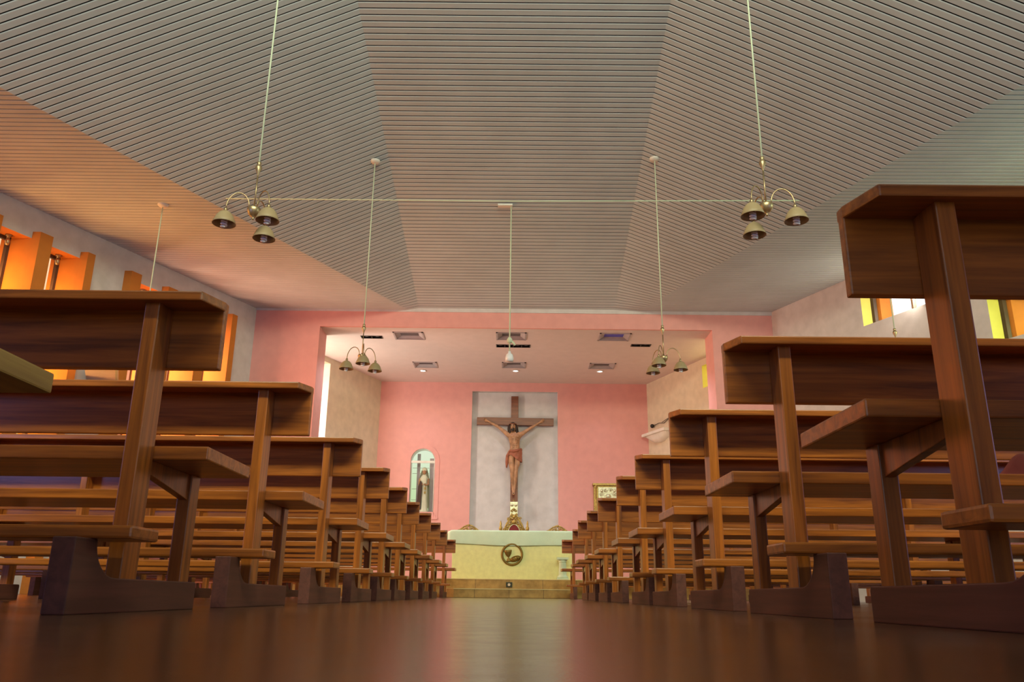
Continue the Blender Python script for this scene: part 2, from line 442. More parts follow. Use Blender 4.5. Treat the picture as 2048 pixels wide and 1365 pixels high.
for k, (a, b, z0, z1) in enumerate(R_OPEN):
    ym = (a + b) / 2
    w = thing('window_%d' % (k + 21), (XR(ym), ym, z0), 'high window with yellow reveal in the right wall', None, None, 'structure')
    def q(y, off, z): return (XR(y) + off - XR(ym), y - ym, z - z0)
    def bar(mb, ya, yb, za, zb, o0=.15, o1=.20, mi=0):
        mb.add([q(ya, o0, za), q(yb, o0, za), q(yb, o1, za), q(ya, o1, za), q(ya, o0, zb), q(yb, o0, zb), q(yb, o1, zb), q(ya, o1, zb)],
               [(0, 3, 2, 1), (4, 5, 6, 7), (0, 1, 5, 4), (1, 2, 6, 5), (2, 3, 7, 6), (3, 0, 4, 7)], mi)
    mb = MB()
    bar(mb, a, a + .05, z0, z1); bar(mb, b - .05, b, z0, z1); bar(mb, a, b, z0, z0 + .04); bar(mb, a, b, z1 - .04, z1)
    if k == 0: bar(mb, 11.45, 11.48, z0, z1)
    mb.build('window_frame', M['frame'], w)
    mb = MB(); bar(mb, b - .10, b + .0, z0, z1, .21, .40)
    mb.build('outer_jamb', M['orange'], w)
    mb = MB(); mb.add([q(a - .02, .40, z0 - .02), q(b + .02, .40, z0 - .02), q(b + .02, .40, z1 + .02), q(a - .02, .40, z1 + .02)], [(0, 1, 2, 3)])
    mb.build('pane', M['pane_sky'] if k == 0 else M['pane_right'], w)

# back wall behind the camera, with gallery window and doors added to carry light
mb = MB(); mb.box((-13, YB - .2, 0), (13, YB, 9.2))
tag(mb.build('wall_back', M['white']), 'white entrance wall at the back of the church', kind='structure')
for k, (x, w_, z0, z1) in enumerate(((-7.4, 2.1, 0, 2.4), (7.4, 2.1, 0, 2.4), (0, 2.5, 0, 2.5))):
    d = thing('door_%d' % (k + 1), (x, YB, z0), 'unseen door added in the back wall to carry daylight', None, None, 'structure')
    mb = MB()
    for sx in (-1, 1): mb.box((sx * w_ / 2 - .05, 0, 0), (sx * w_ / 2 + .05, .08, z1))
    mb.box((-w_ / 2 - .05, 0, z1), (w_ / 2 + .05, .08, z1 + .1)); mb.build('door_frame', M['wood_up'], d)
    mb = MB(); mb.box((-w_ / 2, 0, .02), (w_ / 2, .02, z1)); mb.build('pane', M['pane_back'], d)
w = thing('window_31', (0, YB, 6.05), 'wide window added in the back wall to light the nave', None, None, 'structure')
mb = MB(); mb.box((-3.6, 0, 0), (3.6, .08, .08)); mb.box((-3.6, 0, 1.0), (3.6, .08, 1.08))
for i in range(7): mb.box((-3.6 + i * 1.18, 0, 0), (-3.52 + i * 1.18, .08, 1.0))
mb.build('window_frame', M['frame'], w)
mb = MB(); mb.box((-3.55, 0, .05), (3.55, .02, 1.0)); mb.build('pane', M['pane_back'], w)

# unseen loft and parapet behind the camera, added to shade the near pews
mb = MB(); mb.box((-11, YB, 3.3), (11, -.15, 3.5)); mb.box((-11, -.27, 3.5), (11, -.15, 4.25))
tag(mb.build('floor_added_loft', M['white']), 'loft floor and parapet added over the entrance to shade near pews', kind='structure')

# front wall around the sanctuary opening (pink)
OX0, OX1, OZ, FT = -3.45, 3.60, 4.63, .56
mb = MB()
mb.box((-5.2, 14, 0), (OX0, 14 + FT, 4.92)); mb.box((OX1, 14, 0), (5.3, 14 + FT, 4.92)); mb.box((OX0, 14, OZ + .003), (OX1, 14.05, 4.92))
tag(mb.build('wall_front', M['pink']), 'pink front wall with the wide sanctuary opening', kind='structure')
mb = MB(); mb.box((-5.2, 13.985, 4.92), (5.3, 14.4, 5.4))
tag(mb.build('trim_31', M['white']), 'pale strip between pink wall and ceiling', kind='structure')

# sanctuary shell
def SL(y): return -2.94 - .404 * (18 - y)
def SR(y): return 3.06 + .374 * (18 - y)
mb = MB(); wall_pieces(mb, SL, -.35, 14 + FT - .05, 18.3, 4.75, [(14.62, 16.13, 1.0, 4.52)], 0, 1)
o = mb.build('wall_sanctuary_left', [M['cream'], M['white_paint']])
for p in o.data.polygons:
    if abs(p.normal.z) > .9 and .05 < p.center.z < 4.5: p.material_index = 1
tag(o, 'cream left wall of the sanctuary', kind='structure')
mb = MB(); wall_pieces(mb, SR, .35, 14 + FT - .05, 18.3, 4.75, [(14.62, 15.92, 4.04, 4.50)], 0, 1)
o = mb.build('wall_sanctuary_right', [M['cream'], M['yellow']])
for p in o.data.polygons:
    if abs(p.normal.z) > .9 and .05 < p.center.z < 4.6: p.material_index = 1
tag(o, 'cream right wall of the sanctuary', kind='structure')
for nm, X, sg, a, b, z0, z1 in (('window_41', SL, -1, 14.6, 16.15, .98, 4.54), ('window_42', SR, 1, 14.6, 15.94, 4.02, 4.52)):
    w = thing(nm, (X(15), 15, z0), 'sanctuary side window hidden behind the front wall', None, None, 'structure')
    mb = MB(); X0 = X(15)
    mb.add([(X(a) + sg * .33 - X0, a - 15, 0), (X(b) + sg * .33 - X0, b - 15, 0), (X(b) + sg * .33 - X0, b - 15, z1 - z0), (X(a) + sg * .33 - X0, a - 15, z1 - z0)], [(0, 1, 2, 3)])
    mb.build('pane', M['pane_warm'], w)
    mb = MB()
    for yy in (a + .02, b - .05):
        mb.box((X(yy) + sg * .24 - X0 - .02, yy - 15 - .02, .02), (X(yy) + sg * .24 - X0 + .02, yy - 15 + .02, z1 - z0 - .02))
    mb.build('window_frame', M['frame'], w)


def holed(mb, us, vs, holes, P, mi=0):
    us = sorted(set([us[0], us[1]] + [h for hh in holes for h in hh[:2]])); vs = sorted(set([vs[0], vs[1]] + [h for hh in holes for h in hh[2:]]))
    for i in range(len(us) - 1):
        for j in range(len(vs) - 1):
            cu, cv = (us[i] + us[i + 1]) / 2, (vs[j] + vs[j + 1]) / 2
            if any(h[0] < cu < h[1] and h[2] < cv < h[3] for h in holes): continue
            mb.add([P(us[i], vs[j]), P(us[i + 1], vs[j]), P(us[i + 1], vs[j + 1]), P(us[i], vs[j + 1])], [(0, 1, 2, 3)], mi)

NX0, NX1, NZ0, NZ1, BY = -.874, 1.046, 1.0, 4.43, 18.0
AX, AR = -1.925, .268        # arched niche centre, half width
AZ0, AZS = 1.74, 2.85
mb = MB()
holed(mb, (-3.3, 3.4), (0, 4.75), [(NX0, NX1, NZ0, NZ1), (AX - AR, AX + AR, AZ0, AZS + AR)], lambda u, v: (u, BY, v))
ap = [(AX + AR * math.cos(PI * i / 24), AZS + AR * math.sin(PI * i / 24)) for i in range(25)]
for sgn, rng in ((1, range(0, 12)), (-1, range(12, 24))):
    cor = (AX + sgn * AR, BY, AZS + AR)
    for i in rng: mb.add([cor, (ap[i][0], BY, ap[i][1]), (ap[i + 1][0], BY, ap[i + 1][1])], [(0, 1, 2)])
# recess of the cross niche
D = .12
mb.add([(NX0, BY, NZ0), (NX1, BY, NZ0), (NX1, BY, NZ1), (NX0, BY, NZ1), (NX0, BY + D, NZ0), (NX1, BY + D, NZ0), (NX1, BY + D, NZ1), (NX0, BY + D, NZ1)],
       [(4, 5, 6, 7), (0, 1, 5, 4), (1, 2, 6, 5), (2, 3, 7, 6), (3, 0, 4, 7)], [1, 1, 1, 1, 1])
tag(mb.build('wall_sanctuary_back', [M['pink'], M['white']]), 'pink rear wall of the sanctuary with a tall white recess', kind='structure')

# sanctuary ceiling with openings for the fixtures
SZ = 4.635
DIFF = [(-1.91, 14.52, .56, .46), (-.01, 14.48, .56, .46), (1.90, 14.46, .58, .46), (-1.80, 16.53, .50, .44), (.05, 16.48, .50, .44), (1.89, 16.48, .54, .44)]
VENT = [(-2.62, 14.63, .40, .16), (.03, 15.11, .66, .18), (2.47, 14.98, .38, .15)]
DIFF = [(x, y, w, d) for x, y, w, d in DIFF]
holes = []
for x, y, w, d in DIFF: holes.append((x - w / 2 + .03, x + w / 2 - .03, y - d / 2 + .03, y + d / 2 - .03))
for x, y, w, d in VENT: holes.append((x - w / 2 + .01, x + w / 2 - .01, y - d / 2 + .01, y + d / 2 - .01))
mb = MB(); holed(mb, (-5, 5), (14, 18.2), holes, lambda u, v: (u, v, SZ))
tag(mb.build('ceiling_sanctuary', M['soffit']), 'smooth pinkish ceiling of the sanctuary', kind='structure')
where = ['front row left', 'front row middle, above the hanging microphone', 'front row right with a blue tinge', 'rear row left', 'rear row middle', 'rear row right']
for (x, y, w, d), wh in zip(DIFF, where):
    t_ = thing('ceiling_diffuser', (x, y, SZ), 'recessed square diffuser in the sanctuary ceiling, ' + wh, 'ceiling vent', 'square diffusers in the sanctuary ceiling')
    mb = MB()
    for a, b in (((-w / 2, -d / 2), (w / 2, -d / 2 + .03)), ((-w / 2, d / 2 - .03), (w / 2, d / 2)), ((-w / 2, -d / 2), (-w / 2 + .03, d / 2)), ((w / 2 - .03, -d / 2), (w / 2, d / 2))):
        mb.box((*a, -.012), (*b, .0))
    mb.build('frame', M['lilac'], t_)
    mb = MB(); W2, D2, w3, d3, h = w / 2 - .03, d / 2 - .03, w / 2 - .11, d / 2 - .07, .05
    vs = [(-W2, -D2, 0), (W2, -D2, 0), (W2, D2, 0), (-W2, D2, 0), (-w3, -d3, h), (w3, -d3, h), (w3, d3, h), (-w3, d3, h)]
    mb.add(vs, [(0, 1, 5, 4), (1, 2, 6, 5), (2, 3, 7, 6), (3, 0, 4, 7)]); mb.build('recess', M['lilac'], t_)
    mb = MB(); mb.add([vs[4], vs[5], vs[6], vs[7]], [(0, 1, 2, 3)]); mb.build('grille', M['grille'] if 'blue' not in wh else mat('blue_tinted_metal', (.10, .10, .65), .5), t_)
for (x, y, w, d), nc, wh in zip(VENT, (2, 4, 2), ('left, behind the hanging lamp', 'middle, four cells', 'right, near the right lamp')):
    t_ = thing('spotlight_strip', (x, y, SZ), 'black slot of recessed spotlights in the sanctuary ceiling, ' + wh, 'ceiling light', 'black spotlight slots in the sanctuary ceiling')
    mb = MB()
    mb.box((-w / 2, -d / 2, -.008), (w / 2, -d / 2 + .015, .1)); mb.box((-w / 2, d / 2 - .015, -.008), (w / 2, d / 2, .1))
    for i in range(nc + 1): xx = -w / 2 + .008 + (w - .016) * i / nc; mb.box((xx - .008, -d / 2, -.008), (xx + .008, d / 2, .1))
    mb.box((-w / 2, -d / 2, .1), (w / 2, d / 2, .11)); mb.build('housing', M['black'], t_)
    for i in range(nc):
        xx = -w / 2 + w * (i + .5) / nc
        mb = MB(); mb.lathe([(0, .02), (.045, .02), (.05, .05), (.02, .1)], (xx, 0, 0), 14); mb.build('spot', M['grey'], t_)
for (x, y), wh in zip(((-1.9, 17.0), (.09, 16.93), (1.89, 16.9)), ('left, brightest', 'middle, above the cross', 'right')):
    t_ = thing('downlight', (x, y, SZ), 'small round lit downlight in the sanctuary ceiling, ' + wh, 'ceiling light', 'round downlights in the sanctuary ceiling')
    mb = MB(); mb.lathe([(.055, 0), (.075, -.004), (.08, -.014), (.06, -.018), (.05, -.008)], n=20); mb.build('ring', M['white_paint'], t_)
    mb = MB(); mb.lathe([(0, -.014), (.03, -.013), (.052, -.006)], n=20); mb.build('lens', M['lamp_on'], t_)

# platform and steps
mb = MB(); mb.box((-4.6, 13.95, 0), (4.68, 18.1, .295))
tag(mb.build('floor_platform', M['step']), 'tiled raised platform of the sanctuary', kind='structure')
mb = MB(); mb.prism([(-.88, 13.60), (1.0, 13.60), (1.03, 13.95), (-1.05, 13.95), (-1.0, 13.66)], 0, .138)
tag(mb.build('step', M['step'], bevel=.006), 'low tan tiled step below the altar platform', 'step')
step_o = [o for o in COL.objects if o.name == 'step'][0]
mb = MB(); mb.box((-.885, 13.594, .128), (1.005, 13.61, .139)); mb.build('edge_strip', M['edge_strip'], step_o)
mb = MB(); mb.box((-4.6, 13.943, .284), (4.68, 13.96, .296)); mb.build('edge_strip', M['edge_strip'], bpy.data.objects['floor_platform'])
t_ = thing('floor_socket', (0.0, 13.95, .205), 'small dark socket plate on the riser under the altar', 'socket')
mb = MB(); mb.box((-.052, -.012, -.04), (.052, 0, .04)); mb.build('plate', M['darkgreen'], t_, bevel=.003)
mb = MB(); mb.lathe([(0, .0), (.024, 0), (.016, .006), (.010, .006), (.008, .002), (0, .002)], n=16)
o = mb.build('outlet', M['white_paint'], t_, loc=(0, -.012, 0)); o.rotation_euler = (PI / 2, 0, 0)

# ------------------------------------------------------------------ altar
t_ = thing('altar', (.05, 14.3, .295), 'cream stone altar on the platform, faced with a round bronze emblem', 'altar')
mb = MB(); mb.box((-1.02, 0, 0), (1.02, .8, .79)); mb.build('block', M['altar'], t_, bevel=.008)
em = bpy.data.objects.new('emblem', None); COL.objects.link(em); em.parent = t_; em.location = (-.005, -.012, .405)
mb = MB(); mb.tube([(.168 * math.cos(2 * PI * i / 48), 0, .168 * math.sin(2 * PI * i / 48)) for i in range(48)], .020, 10, closed=True)
mb.build('ring', M['bronze'], em)
def half_lathe(mb, prof, c, tilt=0.0, flat=.45, n=20):
    vs = []
    for r, z in prof:
        for k in range(n):
            a = 2 * PI * k / n
            x, yy, zz = r * math.cos(a), r * flat * math.sin(a), z
            vs.append((c[0] + x * math.cos(tilt) + zz * math.sin(tilt), c[1] + yy, c[2] - x * math.sin(tilt) + zz * math.cos(tilt)))
    fs = []
    for i in range(len(prof) - 1):
        for k in range(n):
            l = (k + 1) % n; fs.append((i * n + k, i * n + l, (i + 1) * n + l, (i + 1) * n + k))
    mb.add(vs, fs, 0, True)
mb = MB()
half_lathe(mb, [(0, -.072), (.044, -.072), (.042, -.062), (.026, -.034), (.012, -.010), (.011, .0), (.026, .012), (.048, .045), (.062, .085), (.066, .112), (.060, .115), (.055, .09), (0, .05)], (-.060, 0, -.043), -.10)
mb.build('chalice', M['bronze'], em)
mb = MB(); R_ = Matrix.Rotation(-.33, 3, 'Y')
mb.ell((.054, -.006, -.069), (.092, .03, .046), 20, 12, 0, R_)
for i in (-1, 0, 1): mb.tube([(.054 + i * .034 - .02, -.036, -.058 + i * .012 + .008), (.054 + i * .034 + .016, -.037, -.082 + i * .012)], .004, 6)
mb.build('loaf', M['bronze'], em)
# altar cloth: top sheet plus front fall with a slightly wavy lower hem
mb = MB(); n = 40; rows = []
for i in range(n + 1):
    u = i / n; x = -1.10 + 2.20 * u
    e = max(0, (abs(x) - 1.02) / .08)
    hem = .565 + .012 * math.cos(u * 7) - .02 * u + .05 * e
    zt = .802 - .03 * e * e
    bul = .012 * math.sin(u * 23) * .5
    rows.append([(x, .86, hem), (x, .83, zt - .03), (x, .80, zt), (x, .0, zt), (x, -.018, zt - .006), (x, -.028 - bul, zt - .03), (x, -.028 - bul, .68), (x, -.032 - bul, hem + .012), (x, -.026 - bul, hem)])
vs = [p for r_ in rows for p in r_]; k9 = 9
fs = [(i * k9 + j, i * k9 + j + 1, (i + 1) * k9 + j + 1, (i + 1) * k9 + j) for i in range(n) for j in range(k9 - 1)]
mb.add(vs, fs, 0, True)
for sg, r_ in ((-1, rows[0]), (1, rows[-1])):   # side falls
    ends = [r_[2], r_[3]]
    sv = []
    for j in range(7):
        f = j / 6; yv = r_[2][1] + (r_[3][1] - r_[2][1]) * f
        sv += [(r_[2][0], yv, r_[2][2]), (r_[2][0] + sg * .012, yv, r_[2][2] - .04), (r_[2][0] + sg * .012, yv, .60)]
    mb.add(sv, [(j * 3 + a, j * 3 + a + 1, j * 3 + a + 4, j * 3 + a + 3) for j in range(6) for a in range(2)], 0, True)
o = mb.build('altar_cloth', M['cloth'], loc=(.05, 14.3, .295))
sm = o.modifiers.new('thickness', 'SOLIDIFY'); sm.thickness = .004
tag(o, 'pale mint linen cloth draped over the altar top', 'tablecloth')
# small column
t_ = thing('pedestal', (.885, 14.10, .295), 'small mint white fluted column standing before the altar at right', 'column')
mb = MB(); mb.box((-.095, -.095, 0), (.095, .095, .03)); mb.lathe([(0, .03), (.088, .03), (.092, .04), (.086, .055), (.07, .06), (.07, .072), (.064, .08)], n=28); mb.build('base', M['mint'], t_)
mb = MB(); mb.lathe([(.064, .08), (.061, .18), (.058, .275)], n=64, mod=lambda a, z: 1 + .045 * math.cos(16 * a)); mb.build('shaft', M['mint'], t_)
mb = MB(); mb.lathe([(.058, .275), (.068, .28), (.068, .29), (.062, .294), (.08, .312), (.08, .32), (0, .32)], n=28); mb.box((-.095, -.095, .32), (.095, .095, .355)); mb.build('capital', M['mint'], t_)

# ------------------------------------------------------------------ ornate chairs behind the altar
def scroll(mb, cx, cz, r, a0, turns, w, y=0, sgn=1, mi=0):
    pts = []; N = int(18 * turns)
    for i in range(N + 1):
        f = i / N; a = a0 + sgn * 2 * PI * turns * f; rr = r * (1 - .82 * f)
        pts.append((cx + rr * math.cos(a), y - .01 * f, cz + rr * math.sin(a)))
    mb.tube(pts, [w * (1 - .35 * i / N) for i in range(N + 1)], 7, mi)
    mb.ell(pts[-1], (w * 1.3, w * 1.3, w * 1.3), 8, 6, mi)

def chair_base(t_, w, d, hs):
    mb = MB(); mb.box((-w / 2, -d, hs - .06), (w / 2, 0, hs)); mb.build('seat', M['red'], t_, bevel=.015)
    for sx in (-1, 1):
        for yy in (-d + .03, -.03):
            mb = MB(); mb.lathe([(.03, 0), (.022, .03), (.028, .10), (.02, .16), (.032, hs - .1), (.03, hs - .06)], (sx * (w / 2 - .03), yy, 0), 12); mb.build('leg', M['gold'], t_)

t_ = thing('throne', (.085, 16.4, .295), 'gilded throne with red oval back behind the altar centre', 'chair')
chair_base(t_, .6, .5, .45)
mb = MB(); ov = [(.135 * math.cos(2 * PI * i / 40), 0, .80 + .27 * math.sin(2 * PI * i / 40)) for i in range(40)]
mb.add([(x, -.02 , z) for x, y_, z in ov] + [(0, -.035, .80)], [(i, (i + 1) % 40, 40) for i in range(40)], 0, True)
mb.add([(x, .03, z) for x, y_, z in ov], [list(range(40))]); mb.build('backrest', M['red'], t_)
mb = MB(); mb.tube([(x, -.02, z) for x, y_, z in ov], .010, 8, closed=True); mb.build('beading', M['silver'], t_)
mb = MB()
mb.tube([(x * 1.22, 0, .80 + (z - .80) * 1.09) for x, y_, z in ov], .022, 8, closed=True)
for sx in (-1, 1):
    scroll(mb, sx * .135, 1.03, .055, PI / 2, 1.6, .013, -.015, sx)
    scroll(mb, sx * .185, .97, .05, 0 if sx > 0 else PI, 1.5, .013, -.01, -sx)
    scroll(mb, sx * .075, 1.12, .055, PI / 2, 1.7, .012, -.02, -sx)
    scroll(mb, sx * .11, 1.18, .035, 0, 1.4, .010, -.01, sx)
    scroll(mb, sx * .045, 1.20, .045, PI, 1.5, .010, -.02, sx)
    scroll(mb, sx * .16, .88, .045, PI / 2, 1.5, .012, -.01, sx)
    scroll(mb, sx * .035, 1.255, .028, PI / 2, 1.3, .009, -.02, -sx)
    mb.tube([(sx * .20, 0, .93), (sx * .14, -.01, 1.09), (sx * .07, -.01, 1.19), (0, -.01, 1.25)], [.02, .02, .016, .014], 8)
mb.ell((0, -.02, 1.12), (.04, .03, .05)); mb.ell((0, -.02, 1.22), (.03, .025, .04))
mb.build('crest', M['gold'], t_)
mb = MB()
for sx in (-1, 1):
    mb.lathe([(.025, 0), (.025, .5), (.018, .52), (.03, .60), (.018, .70), (.028, .74), (.034, .86), (.02, .89), (.016, .93), (.034, .98), (.034, 1.01), (.018, 1.04), (.022, 1.08), (.010, 1.13), (.0, 1.15)], (sx * .262, 0, 0), 14)
mb.build('side_posts', M['gold'], t_)
# carved plaque on the foot of the cross
t_ = thing('plaque', (.085, 17.86, 1.72), 'gilded carved plaque at the foot of the cross above the throne', 'plaque')
mb = MB(); mb.box((-.085, -.02, -.12), (.085, .03, .24)); mb.build('panel', M['silver'], t_, bevel=.008)
for sx in (-1, 1):
    mb = MB(); mb.ell((sx * .04, -.03, .17), (.035, .02, .03)); mb.build('cherub_head', M['silver'], t_)
    for zz, a0 in ((.05, PI / 2), (-.05, 0)):
        mb = MB(); scroll(mb, sx * .045, zz, .035, a0, 1.4, .009, -.025, sx); mb.build('scroll', M['gold'], t_)
mb = MB(); mb.ell((0, -.03, .08), (.022, .02, .03)); mb.build('boss', M['gold'], t_)
mb = MB(); mb.tube([(0, 0, .23), (0, 0, .29)], .008, 6); mb.tube([(-.025, 0, .27), (.025, 0, .27)], .007, 6); mb.build('finial_cross', M['gold'], t_)
for x, lab in ((-.80, 'gilded carved chair crest showing above the altar at left'), (.935, 'gilded carved chair crest showing above the altar at right')):
    t_ = thing('carved_chair', (x, 16.4, .295), lab, 'chair', 'carved chairs either side of the throne')
    chair_base(t_, .5, .45, .45)
    mb = MB(); mb.box((-.20, -.02, .5), (.20, .02, .90)); mb.build('backrest', M['red'], t_, bevel=.01)
    mb = MB()
    mb.tube([(-.225, 0, .45), (-.225, 0, .925), (.225, 0, .925), (.225, 0, .45)], .02, 8)
    N = 15
    mb.tube([(-.22 + .44 * i / 30, 0, .935 + .115 * math.sin(PI * i / 30) ** 1.3) for i in range(31)], .013, 8)
    for sx in (-1, 1):
        for (cx, cz, r, a0, sg) in ((.05, 1.0, .035, PI / 2, 1), (.10, .975, .032, PI, -1), (.155, .955, .025, PI / 2, 1), (.03, .96, .025, 0, -1), (.195, .945, .018, PI, 1)):
            scroll(mb, sx * cx, cz, r, a0, 1.4, .009, -.005, sx * sg)
    mb.ell((0, -.01, 1.045), (.02, .02, .028))
    mb.build('crest', M['gold'], t_)

# ------------------------------------------------------------------ crucifix
CX = .085
t_ = thing('crucifix', (CX, 18.02, 1.3), 'wooden crucifix with a painted figure in a terracotta loincloth, in the white recess', 'crucifix')
mb = MB(); mb.box((-.08, 0, 0), (.08, .09, 3.03)); mb.build('upright_beam', M['cross'], t_, bevel=.006)
mb = MB(); mb.box((-.855, -.035, 2.362), (.855, .055, 2.53))
o = mb.build('cross_beam', M['cross'], t_, bevel=.006); o.rotation_euler = (0, .006, 0)
# figure: skinned skeleton (x, y, z) relative to (CX, 18.02, 1.3), y negative = towards the camera
V = []; Ed = []; Rr = []
def jv(p, r, parent=None):
    V.append(p); Rr.append(r if isinstance(r, tuple) else (r, r))
    if parent is not None: Ed.append((parent, len(V) - 1))
    return len(V) - 1
pel = jv((.01, -.085, 1.735), (.115, .085))
ab = jv((.012, -.10, 1.86), (.098, .075), pel)
wa = jv((.0, -.105, 1.96), (.108, .085), ab)
ch = jv((-.004, -.105, 2.06), (.128, .095), wa)
ub = jv((-.008, -.09, 2.135), (.10, .07), ch)
nk = jv((-.022, -.10, 2.20), (.046, .046), ub)
jw = jv((-.038, -.135, 2.25), (.048, .052), nk)
hd = jv((-.045, -.14, 2.315), (.070, .078), jw)
hp = jv((-.045, -.125, 2.375), (.055, .062), hd)
ns = jv((-.053, -.215, 2.295), (.012, .014), hd)
for sx in (-1, 1):
    ox = -.008
    sh = jv((ox + sx * .135, -.08, 2.135), (.052, .05), ub)
    if sx < 0: el, wr_, hn = (-.345, -.075, 2.30), (-.565, -.06, 2.425), (-.635, -.055, 2.465)
    else: el, wr_, hn = (.325, -.075, 2.27), (.53, -.06, 2.405), (.605, -.055, 2.455)
    ua = jv(tuple((a * .45 + b_ * .55) for a, b_ in zip((ox + sx * .135, -.08, 2.135), el)), .039, sh)
    e = jv(el, .031, ua)
    fa = jv(tuple((a * .6 + b_ * .4) for a, b_ in zip(el, wr_)), .030, e)
    w_ = jv(wr_, .020, fa)
    h_ = jv(hn, (.030, .016), w_)
    dirv = (Vector(hn) - Vector(wr_)).normalized(); side = Vector((-dirv.z, 0, dirv.x))
    for k, (off, ln) in enumerate(((-.021, .040), (-.007, .048), (.007, .047), (.021, .036))):
        p1 = Vector(hn) + dirv * .02 + side * off + Vector((0, -.004, 0)); p2 = p1 + dirv * ln * .55 + Vector((0, -.012, 0)); p3 = p2 + dirv * ln * .3 + Vector((0, -.02, 0))
        a_ = jv(tuple(p1), .0075, h_); b2 = jv(tuple(p2), .007, a_); jv(tuple(p3), .006, b2)
    th = Vector(hn) - dirv * .02 + side * (-.028 * sx); a_ = jv(tuple(th), .009, h_); jv(tuple(th + side * (-.018 * sx) + dirv * .028 + Vector((0, -.01, 0))), .008, a_)
for sx, kn, an, ft in ((-1, (-.045, -.165, 1.36), (-.028, -.085, .985), (-.022, -.10, .90)), (1, (.035, -.15, 1.37), (.012, -.10, .99), (-.004, -.14, .885))):
    hpj = jv((.01 + sx * .065, -.09, 1.66), (.075, .075), pel)
    th = jv((sx * .055 + kn[0] * .3, -.125, 1.52), (.064, .066), hpj)
    k_ = jv(kn, .046, th)
    cf = jv(tuple(a * .65 + b_ * .35 for a, b_ in zip(kn, an)), (.045, .048), k_)
    a_ = jv(an, .028, cf)
    f_ = jv(ft, (.032, .024), a_)
    tx = jv((ft[0] - sx * .004, ft[1] - .045, ft[2] - .05), (.034, .014), f_)
    for q_ in range(5):
        jv((ft[0] - .026 + .013 * q_, ft[1] - .062, ft[2] - .078 - .004 * (2 - abs(q_ - 2))), .0065, tx)
me = bpy.data.meshes.new('figure'); me.from_pydata(V, Ed, []); me.update()
fig = bpy.data.objects.new('figure', me); COL.objects.link(fig); fig.parent = t_
fig.modifiers.new('skin', 'SKIN')
if not me.skin_vertices: me.skin_vertices.new()
sv = me.skin_vertices[0].data
for i, r_ in enumerate(Rr): sv[i].radius = (r_[0] * 1.12, r_[1] * 1.12) if r_[0] > .019 else r_
sv[0].use_root = True
ss = fig.modifiers.new('smooth', 'SUBSURF'); ss.levels = 2; ss.render_levels = 2
me.materials.append(M['skin'])
# modelled chest and rib cage relief
mb = MB()
for sx in (-1, 1):
    mb.ell((-.006 + sx * .055, -.178, 2.085), (.056, .022, .036), 14, 8)
    for q_ in range(4):
        mb.tube([(.0 + sx * .020, -.192 + .003 * q_, 2.035 - .024 * q_), (.0 + sx * .065, -.190 + .002 * q_, 2.018 - .026 * q_), (.0 + sx * .105, -.155, 2.025 - .026 * q_)], [.006, .008, .005], 6)
for q_ in range(3):
    for sx in (-1, 1): mb.ell((.006 + sx * .026, -.182 + .004 * q_, 1.93 - .042 * q_), (.024, .012, .019), 10, 6)
mb.build('ribs', M['skin'], fig)
# hair, beard, crown
mb = MB()
mb.ell((-.042, -.105, 2.335), (.080, .072, .078), 16, 10)
for sx in (-1, 1):
    for q_ in range(4):
        mb.tube([(-.042 + sx * (.062 + .006 * q_), -.13 + .018 * q_, 2.345), (-.042 + sx * (.080 + .004 * q_), -.14 + .02 * q_, 2.27), (-.030 + sx * (.078 + .008 * q_), -.135 + .02 * q_, 2.19), (-.025 + sx * (.07 + .012 * q_), -.15 + .02 * q_, 2.12)], [.024, .026, .022, .008], 8)
mb.build('hair', M['hair'], fig)
mb = MB(); mb.ell((-.040, -.178, 2.237), (.042, .03, .045), 12, 8); mb.ell((-.047, -.205, 2.273), (.024, .010, .007), 10, 6); mb.build('beard', M['hair'], fig)
mb = MB()
for sx in (-1, 1):
    mb.ell((-.050 + sx * .028, -.205, 2.322), (.013, .008, .006), 8, 6); mb.ell((-.050 + sx * .028, -.205, 2.342), (.018, .008, .004), 8, 6)
mb.build('eyes', M['hair'], fig)
mb = MB()
for k in range(3):
    mb.tube([(-.042 + .080 * math.cos(2 * PI * i / 24 + k), -.12 + .084 * math.sin(2 * PI * i / 24 + k), 2.362 + .008 * math.sin(5 * 2 * PI * i / 24 + 2 * k)) for i in range(24)], .007, 6, closed=True)
mb.build('crown_of_thorns', M['cross'], fig)
# loincloth: folded band round the hips with a knot and a hanging end
mb = MB(); n = 48; rows = []
for j in range(12):
    f = j / 11; row = []
    for i in range(n):
        a = 2 * PI * i / n
        front = max(0, -math.sin(a)); lean = math.cos(a)
        zt = 1.79 + .03 * lean; zb = 1.57 - .05 * max(0, lean) + .10 * max(0, math.cos(a - 1.25 * PI)) ** 3
        z = zt + (zb - zt) * f
        rad = 1 + .05 * math.sin(9 * a + 7 * f) + .03 * math.sin(17 * a - 9 * f) + .04 * f
        row.append((.012 + .142 * rad * math.cos(a), -.09 + .105 * rad * math.sin(a), z))
    rows.append(row)
vs = [p for r_ in rows for p in r_]
fs = [(j * n + i, j * n + (i + 1) % n, (j + 1) * n + (i + 1) % n, (j + 1) * n + i) for j in range(11) for i in range(n)]
mb.add(vs, fs, 0, True)
mb.tube([(-.11, -.17, 1.77), (-.02, -.215, 1.745), (.08, -.20, 1.77), (.15, -.12, 1.82)], [.018, .026, .024, .014], 8)
mb.tube([(-.11, -.16, 1.76), (-.155, -.12, 1.66), (-.16, -.11, 1.52), (-.17, -.11, 1.40)], [.02, .032, .036, .014], 8)
o = mb.build('loincloth', M['loin'], fig); o.modifiers.new('thickness', 'SOLIDIFY').thickness = .008
